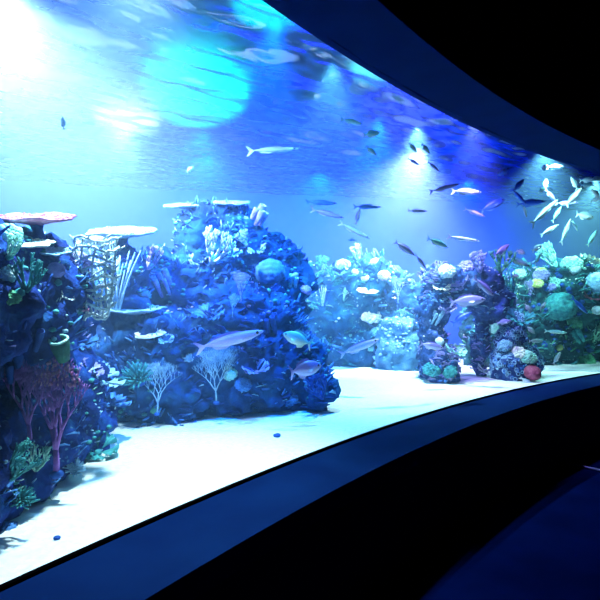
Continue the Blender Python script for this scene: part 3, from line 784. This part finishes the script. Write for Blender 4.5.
# ------------------------------------------------------------------ fish
def fish_mat(name, back, side, belly):
    m = bpy.data.materials.new(name); m.use_nodes = True
    nt = m.node_tree; N = nt.nodes; L = nt.links; b = N['Principled BSDF']
    b.inputs['Roughness'].default_value = .35; b.inputs['Specular IOR Level'].default_value = .6
    tc = N.new('ShaderNodeTexCoord'); sp = N.new('ShaderNodeSeparateXYZ'); L.new(tc.outputs['Object'], sp.inputs[0])
    mr = N.new('ShaderNodeMapRange'); mr.inputs['From Min'].default_value = -.12; mr.inputs['From Max'].default_value = .12; L.new(sp.outputs['Z'], mr.inputs[0])
    cr = N.new('ShaderNodeValToRGB'); L.new(mr.outputs[0], cr.inputs[0]); e = cr.color_ramp.elements
    e[0].position = .2; e[0].color = (*belly, 1); e[1].position = .85; e[1].color = (*back, 1); q = e.new(.5); q.color = (*side, 1)
    L.new(cr.outputs[0], b.inputs['Base Color'])
    v = N.new('ShaderNodeTexVoronoi'); v.inputs['Scale'].default_value = 45; L.new(tc.outputs['Object'], v.inputs['Vector'])
    bp = N.new('ShaderNodeBump'); bp.inputs['Strength'].default_value = .2; bp.inputs['Distance'].default_value = .01; L.new(v.outputs['Distance'], bp.inputs['Height']); L.new(bp.outputs[0], b.inputs['Normal'])
    return m
FM = {'silver': fish_mat('fish_silver', (.35, .5, .6), (.8, .9, .95), (.9, .95, 1)),
      'blue': fish_mat('fish_blue', (.01, .06, .5), (.04, .15, .8), (.1, .3, .9)),
      'lilac': fish_mat('fish_lilac', (.2, .15, .5), (.5, .42, .85), (.65, .6, .95)),
      'cyan': fish_mat('fish_cyan', (.2, .6, .65), (.45, .85, .85), (.8, .95, .8)),
      'dark': fish_mat('fish_dark', (.01, .02, .05), (.05, .08, .15), (.1, .15, .25))}
M_eye = two('fish_eye', (.005, .005, .005), (.02, .02, .02), rough=.1, bump=0)
def make_fish(kind, deep):
    """unit-length fish heading along +X; deep = body height as a share of length"""
    mt = FM[kind]; e = bpy.data.objects.new('fish', None); C.objects.link(e)
    m = MB(); prev = None; n = 14; prof = [(.5, .02), (.47, .22), (.40, .5), (.28, .82), (.12, 1), (-.05, .97), (-.2, .72), (-.32, .38), (-.38, .2), (-.41, .16)]
    for x, k in prof:
        h = deep/2*k; wd = deep*.5*.42*k**.8 if deep > .3 else deep*.5*.65*k**.9
        q = m.ring([(x, wd*cos(2*pi*i/n), h*sin(2*pi*i/n)*(1 if sin(2*pi*i/n) > 0 else .9)+.01*(1-k)) for i in range(n)])
        if prev: m.bridge(prev, q)
        else: m.f.append(tuple(reversed(q)))
        prev = q
    m.f.append(tuple(prev)); m.build('body', mt, e)
    def fin(name, pts, y0=0, y1=0, th=.006):
        f = MB(); k = len(pts)
        a = f.ring([(p[0], y0+(y1-y0)*i/(k-1)-th, p[1]) for i, p in enumerate(pts)]); b = f.ring([(p[0], y0+(y1-y0)*i/(k-1)+th, p[1]) for i, p in enumerate(pts)])
        f.bridge(a, b); f.f.append(tuple(reversed(a))); f.f.append(tuple(b)); return f.build(name, mt, e, smooth=False)
    t = max(.09, deep*.45)
    fin('tail_fin', [(-.39, deep*.07), (-.5, t), (-.545, t*1.08), (-.47, 0), (-.545, -t*1.08), (-.5, -t), (-.39, -deep*.07)])
    fin('dorsal_fin', [(.2, deep*.42), (.1, deep*.66), (-.12, deep*.62), (-.27, deep*.42), (-.3, deep*.22), (-.05, deep*.42)])
    fin('anal_fin', [(-.02, -deep*.40), (-.1, -deep*.60), (-.24, -deep*.48), (-.3, -deep*.2)])
    for sg in (-1, 1):
        fin('pectoral_fin', [(.2, -deep*.05), (.05, -deep*.02), (.02, -deep*.2), (.14, -deep*.2)], sg*deep*.2, sg*deep*.34, .004)
        b = MB(); b.ball((.40, sg*deep*(.14 if deep > .3 else .17), deep*.08), .02+deep*.02, 2, (1, .5, 1)); b.build('eye', M_eye, e)
    return e
proto = {}
def win_depth(px):
    u = (px-300)/F; r = RW+.06                # the line of sight meets the window here
    A = u*u+1; B = -2*(u*CX+CY); Cc = CX*CX+CY*CY-r*r
    return (-B+math.sqrt(B*B-4*A*Cc))/(2*A)
def fish(px, py, d, length, ang, kind, deep, label, group, yaw=0):
    """heading angle in the picture plane (degrees, 0 = right), length in pixels at distance d"""
    key = (kind, deep)
    if key not in proto: proto[key] = e = make_fish(kind, deep)
    else:
        e = proto[key].copy(); C.objects.link(e)
        for ch in proto[key].children:
            c = ch.copy(); C.objects.link(c); c.parent = e
    d = max(d, win_depth(px)+.2+rnd.random()*.5) if px > 400 else d
    s_ = length*(1.18 if group == GU else 1)/F*d
    e.location = P(px, py, d); e.scale = (s_, s_, s_)
    if abs(ang) > 90: e.rotation_euler = (0, R(180-ang)*-1, R(180+yaw)); e.rotation_euler = Euler((0, -R(180-ang if ang > 0 else -180-ang), R(180+yaw)))
    else: e.rotation_euler = (0, -R(ang), R(yaw))
    tag(e, label, 'fish', group)
    return e
GU = 'fish schooling in the upper right water'; GC = 'fish crossing the open water'; GR = 'fish in front of the right reef'; GM = 'large fish over the middle reef'
FL = [
# big ones
(231, 340, 3.7, 68, 14, 'lilac', .18, 'long slender lilac fish gliding over the middle reef', GM),
(297, 339, 3.75, 30, 160, 'cyan', .46, 'plump pale cyan fish right of the long lilac fish', GM),
(306, 369, 3.8, 32, 12, 'lilac', .5, 'deep bodied lilac fish above the right foot of the middle reef', GM),
(360, 347, 5.2, 42, 22, 'lilac', .18, 'slender purple fish low in front of the back ridge', GM),
(432, 346, 5.4, 24, -12, 'lilac', .3, 'lilac fish passing the left arch leg', GM),
(468, 301, 5.5, 34, 5, 'lilac', .32, 'lilac fish beneath the top of the arch', GM),
(484, 287, 5.4, 28, -40, 'lilac', .25, 'lilac fish slanting down across the arch face', GM),
(462, 318, 5.8, 22, 30, 'blue', .3, 'blue fish inside the arch opening', GM),
# open water
(274, 150, 4.4, 52, 6, 'silver', .10, 'very long faint fish right of the big cyan lamp', GC),
(352, 122, 4.6, 24, -5, 'silver', .22, 'pale fish high in the centre, upper left of the cyan one', GC),
(372, 134, 4.6, 16, 5, 'cyan', .4, 'small cyan fish high in the centre', GC),
(371, 151, 4.6, 14, -38, 'silver', .35, 'small pale fish diving below the small cyan one', GC),
(413, 148, 4.8, 14, -40, 'cyan', .3, 'small cyan fish, left of the pair in the lavender glow', GC),
(426, 149, 4.8, 13, -40, 'cyan', .36, 'small cyan fish, right of the pair in the lavender glow', GC),
(414, 162, 4.8, 14, -30, 'lilac', .2, 'dull lilac fish under the pair in the lavender glow', GC),
(434, 167, 4.8, 16, -35, 'lilac', .18, 'dull lilac fish lower right of the pair in the lavender glow', GC),
(445, 188, 4.8, 30, 12, 'lilac', .14, 'slender lilac fish at the lower edge of the lavender glow', GC),
(322, 203, 4.8, 32, 0, 'blue', .15, 'blue level fish over the back ridge, highest of its three', GC),
(328, 214, 4.8, 36, -10, 'lilac', .14, 'long lilac fish just under the blue level one', GC),
(368, 207, 5, 28, 0, 'blue', .15, 'blue level fish right of the long lilac one', GC),
(358, 216, 4.8, 16, 75, 'lilac', .25, 'lilac fish swimming steeply upward over the back ridge', GC),
(355, 231, 4.8, 34, -28, 'silver', .14, 'pale slender fish slanting down over the back ridge', GC),
(352, 240, 4.8, 8, 0, 'blue', .3, 'tiny blue fish under the pale slanting one', GC),
(418, 211, 5, 20, 0, 'lilac', .16, 'faint lilac level fish above the gap beside the arch', GC),
(405, 249, 5, 24, -35, 'lilac', .25, 'lilac fish slanting down left of the arch top', GC),
(421, 262, 5, 18, -50, 'lilac', .2, 'lilac fish diving steeply just left of the arch top', GC),
(438, 243, 5, 24, -20, 'cyan', .25, 'pale cyan fish above left of the arch top', GC),
(464, 239, 5, 32, -10, 'silver', .12, 'long pale fish straight above the arch', GC),
(467, 192, 5, 36, 2, 'silver', .18, 'long pale level fish at the right of the lavender glow', GC),
(475, 213, 5, 22, -22, 'lilac', .18, 'purple fish below the long pale level one', GC),
(503, 172, 5.1, 14, 30, 'blue', .45, 'blue oval fish high at the right of centre', GC),
(493, 205, 5.1, 26, 25, 'blue', .32, 'blue fish rising right of the purple one', GC),
(502, 250, 5.3, 20, 35, 'lilac', .3, 'purple fish over the left crest of the right reef', GC),
(63, 123, 3.2, 13, 100, 'silver', .35, 'small white fish alone at the upper left', GC),
(190, 169, 4, 9, 40, 'silver', .4, 'tiny white fish below the big cyan lamp', GC),
# upper right school
(556, 167, 5.2, 17, 3, 'silver', .25, 'bright slender level fish nearest the header, left of the school', GU),
(544, 168, 5.2, 6, 90, 'silver', .5, 'tiny bright fish left of the level fish nearest the header', GU),
(546, 184, 5.2, 9, 80, 'silver', .5, 'short bright fish pointing up in the school, leftmost bright one', GU),
(542, 190, 5.2, 7, 20, 'cyan', .5, 'tiny pale fish just below the leftmost bright upward one', GU),
(519, 185, 5.2, 15, 45, 'blue', .3, 'blue fish rising at the left of the school', GU),
(519, 197, 5.2, 18, -50, 'blue', .16, 'thin blue fish diving at the left of the school', GU),
(531, 203, 5.2, 22, 3, 'blue', .25, 'blue level fish at the left of the school', GU),
(525, 211, 5.2, 12, -75, 'silver', .2, 'thin pale fish diving under the blue level fish', GU),
(551, 196, 5.3, 14, -50, 'lilac', .25, 'lilac fish slanting down in the middle of the school', GU),
(545, 212, 5.2, 36, 38, 'silver', .13, 'longest silvery fish, slanting up through the middle of the school', GU),
(557, 214, 5.4, 16, 55, 'cyan', .22, 'pale cyan fish steeply rising under the longest one', GU),
(567, 203, 5.3, 18, 0, 'lilac', .18, 'lilac level fish right of the tip of the longest one', GU),
(574, 183, 5.2, 12, 120, 'silver', .35, 'bright fish pointing up and left near the header', GU),
(574, 197, 5.2, 19, 50, 'silver', .25, 'bright silvery fish rising in the right half of the school', GU),
(550, 230, 5.3, 18, 30, 'silver', .22, 'silvery fish slanting gently up at the bottom of the school', GU),
(566, 231, 5.3, 24, 62, 'silver', .16, 'slender silvery fish rising steeply at the bottom of the school', GU),
(585, 216, 5.3, 16, -10, 'silver', .4, 'stout silvery fish, lone at the right of the school', GU),
(588, 180, 5.3, 13, 3, 'silver', .3, 'silvery level fish in the top right cluster, leftmost', GU),
(597, 179, 5.3, 11, -5, 'silver', .35, 'silvery level fish in the top right cluster, touching the edge', GU),
(587, 185, 5.3, 10, 0, 'cyan', .4, 'short pale fish, lowest in the top right cluster', GU),
(596, 194, 5.3, 13, 150, 'silver', .35, 'silvery fish at the right edge under the top right cluster', GU),
(597, 199, 5.3, 10, 20, 'silver', .35, 'small silvery fish at the right edge, lower of two crossing', GU),
(592, 238, 5.4, 15, 58, 'cyan', .22, 'pale cyan fish rising near the right edge above the reef', GU),
(575, 226, 5.6, 10, -60, 'cyan', .25, 'small dim fish diving between the rising silvery ones', GU),
(521, 252, 5.4, 8, -20, 'silver', .5, 'small round pale fish above the right reef, left of two', GU),
(537, 248, 5.4, 9, 30, 'silver', .5, 'small round pale fish above the right reef, right of two', GU),
(538, 258, 5.4, 12, 60, 'cyan', .25, 'thin pale fish rising under the right small round one', GU),
# before the right reef
(519, 262, 5.5, 28, -18, 'cyan', .2, 'pale blue fish slanting down along the crest of the right reef', GR),
(516, 276, 5.5, 8, 0, 'silver', .45, 'small pale fish below the crest, left of the yellow corals', GR),
(543, 306, 5.7, 11, 45, 'silver', .35, 'white fish rising left of the teal dome coral', GR),
(529, 309, 5.7, 14, -55, 'silver', .3, 'white fish diving in front of the small lilac sea fan', GR),
(531, 330, 5.6, 11, -40, 'silver', .4, 'white fish diving right of the blue stump top', GR),
(536, 341, 5.6, 14, 0, 'silver', .28, 'white level fish right of the blue stump', GR),
(556, 332, 5.7, 20, -5, 'cyan', .18, 'pale level fish below the teal dome coral', GR),
(557, 358, 5.7, 14, 60, 'silver', .28, 'silvery fish rising low before the right reef', GR),
(527, 382, 5.0, 16, -35, 'silver', .25, 'pale fish diving to the sand at the right foot of the stump', GR),
(580, 306, 5.8, 26, -38, 'blue', .18, 'blue fish slanting down right of the teal dome coral', GR),
(504, 322, 5.1, 14, 10, 'lilac', .35, 'lilac fish at the top of the blue stump', GR),
]
for f in FL: fish(*f[:7], f[7], f[8], yaw=rnd.uniform(-25, 25))

# pebble on the sand
pb = MB(); c = (P(277, 437, 3.47).x, 3.47, sand_z(P(277, 437, 3.47).x, 3.47)+.01); pb.ball((0, 0, 0), .022, 2, (1.2, 1, .7), lambda v: .25*nz(v, 2)); o = pb.build('pebble', K['deep']); o.location = c
tag(o, 'small dark pebble alone on the white sand', 'pebble')
pb = MB(); y_ = 1.98; x_ = P(57, 543, y_).x; pb.ball((0, 0, 0), .012, 2, (1.2, 1, .7)); o = pb.build('pebble', K['deep']); o.location = (x_, y_, sand_z(x_, y_)+.006)
tag(o, 'tiny dark pebble on the sand near the lower left', 'pebble')
# floor strip at the wall foot
fs = MB(); p0 = P(566, 464, 5.13); p1 = P(640, 480, 4.67); p0.z = p1.z = .004
fs.tube([(p0.x, p0.y, .012), (p1.x, p1.y, .012)], .012, 6)
M_strip = two('strip_paint', (.4, .3, .8), (.5, .4, .9), rough=.4, bump=0)
o = fs.build('floor_strip', M_strip); tag(o, 'thin violet edge strip on the dark floor at the wall foot', 'floor strip')
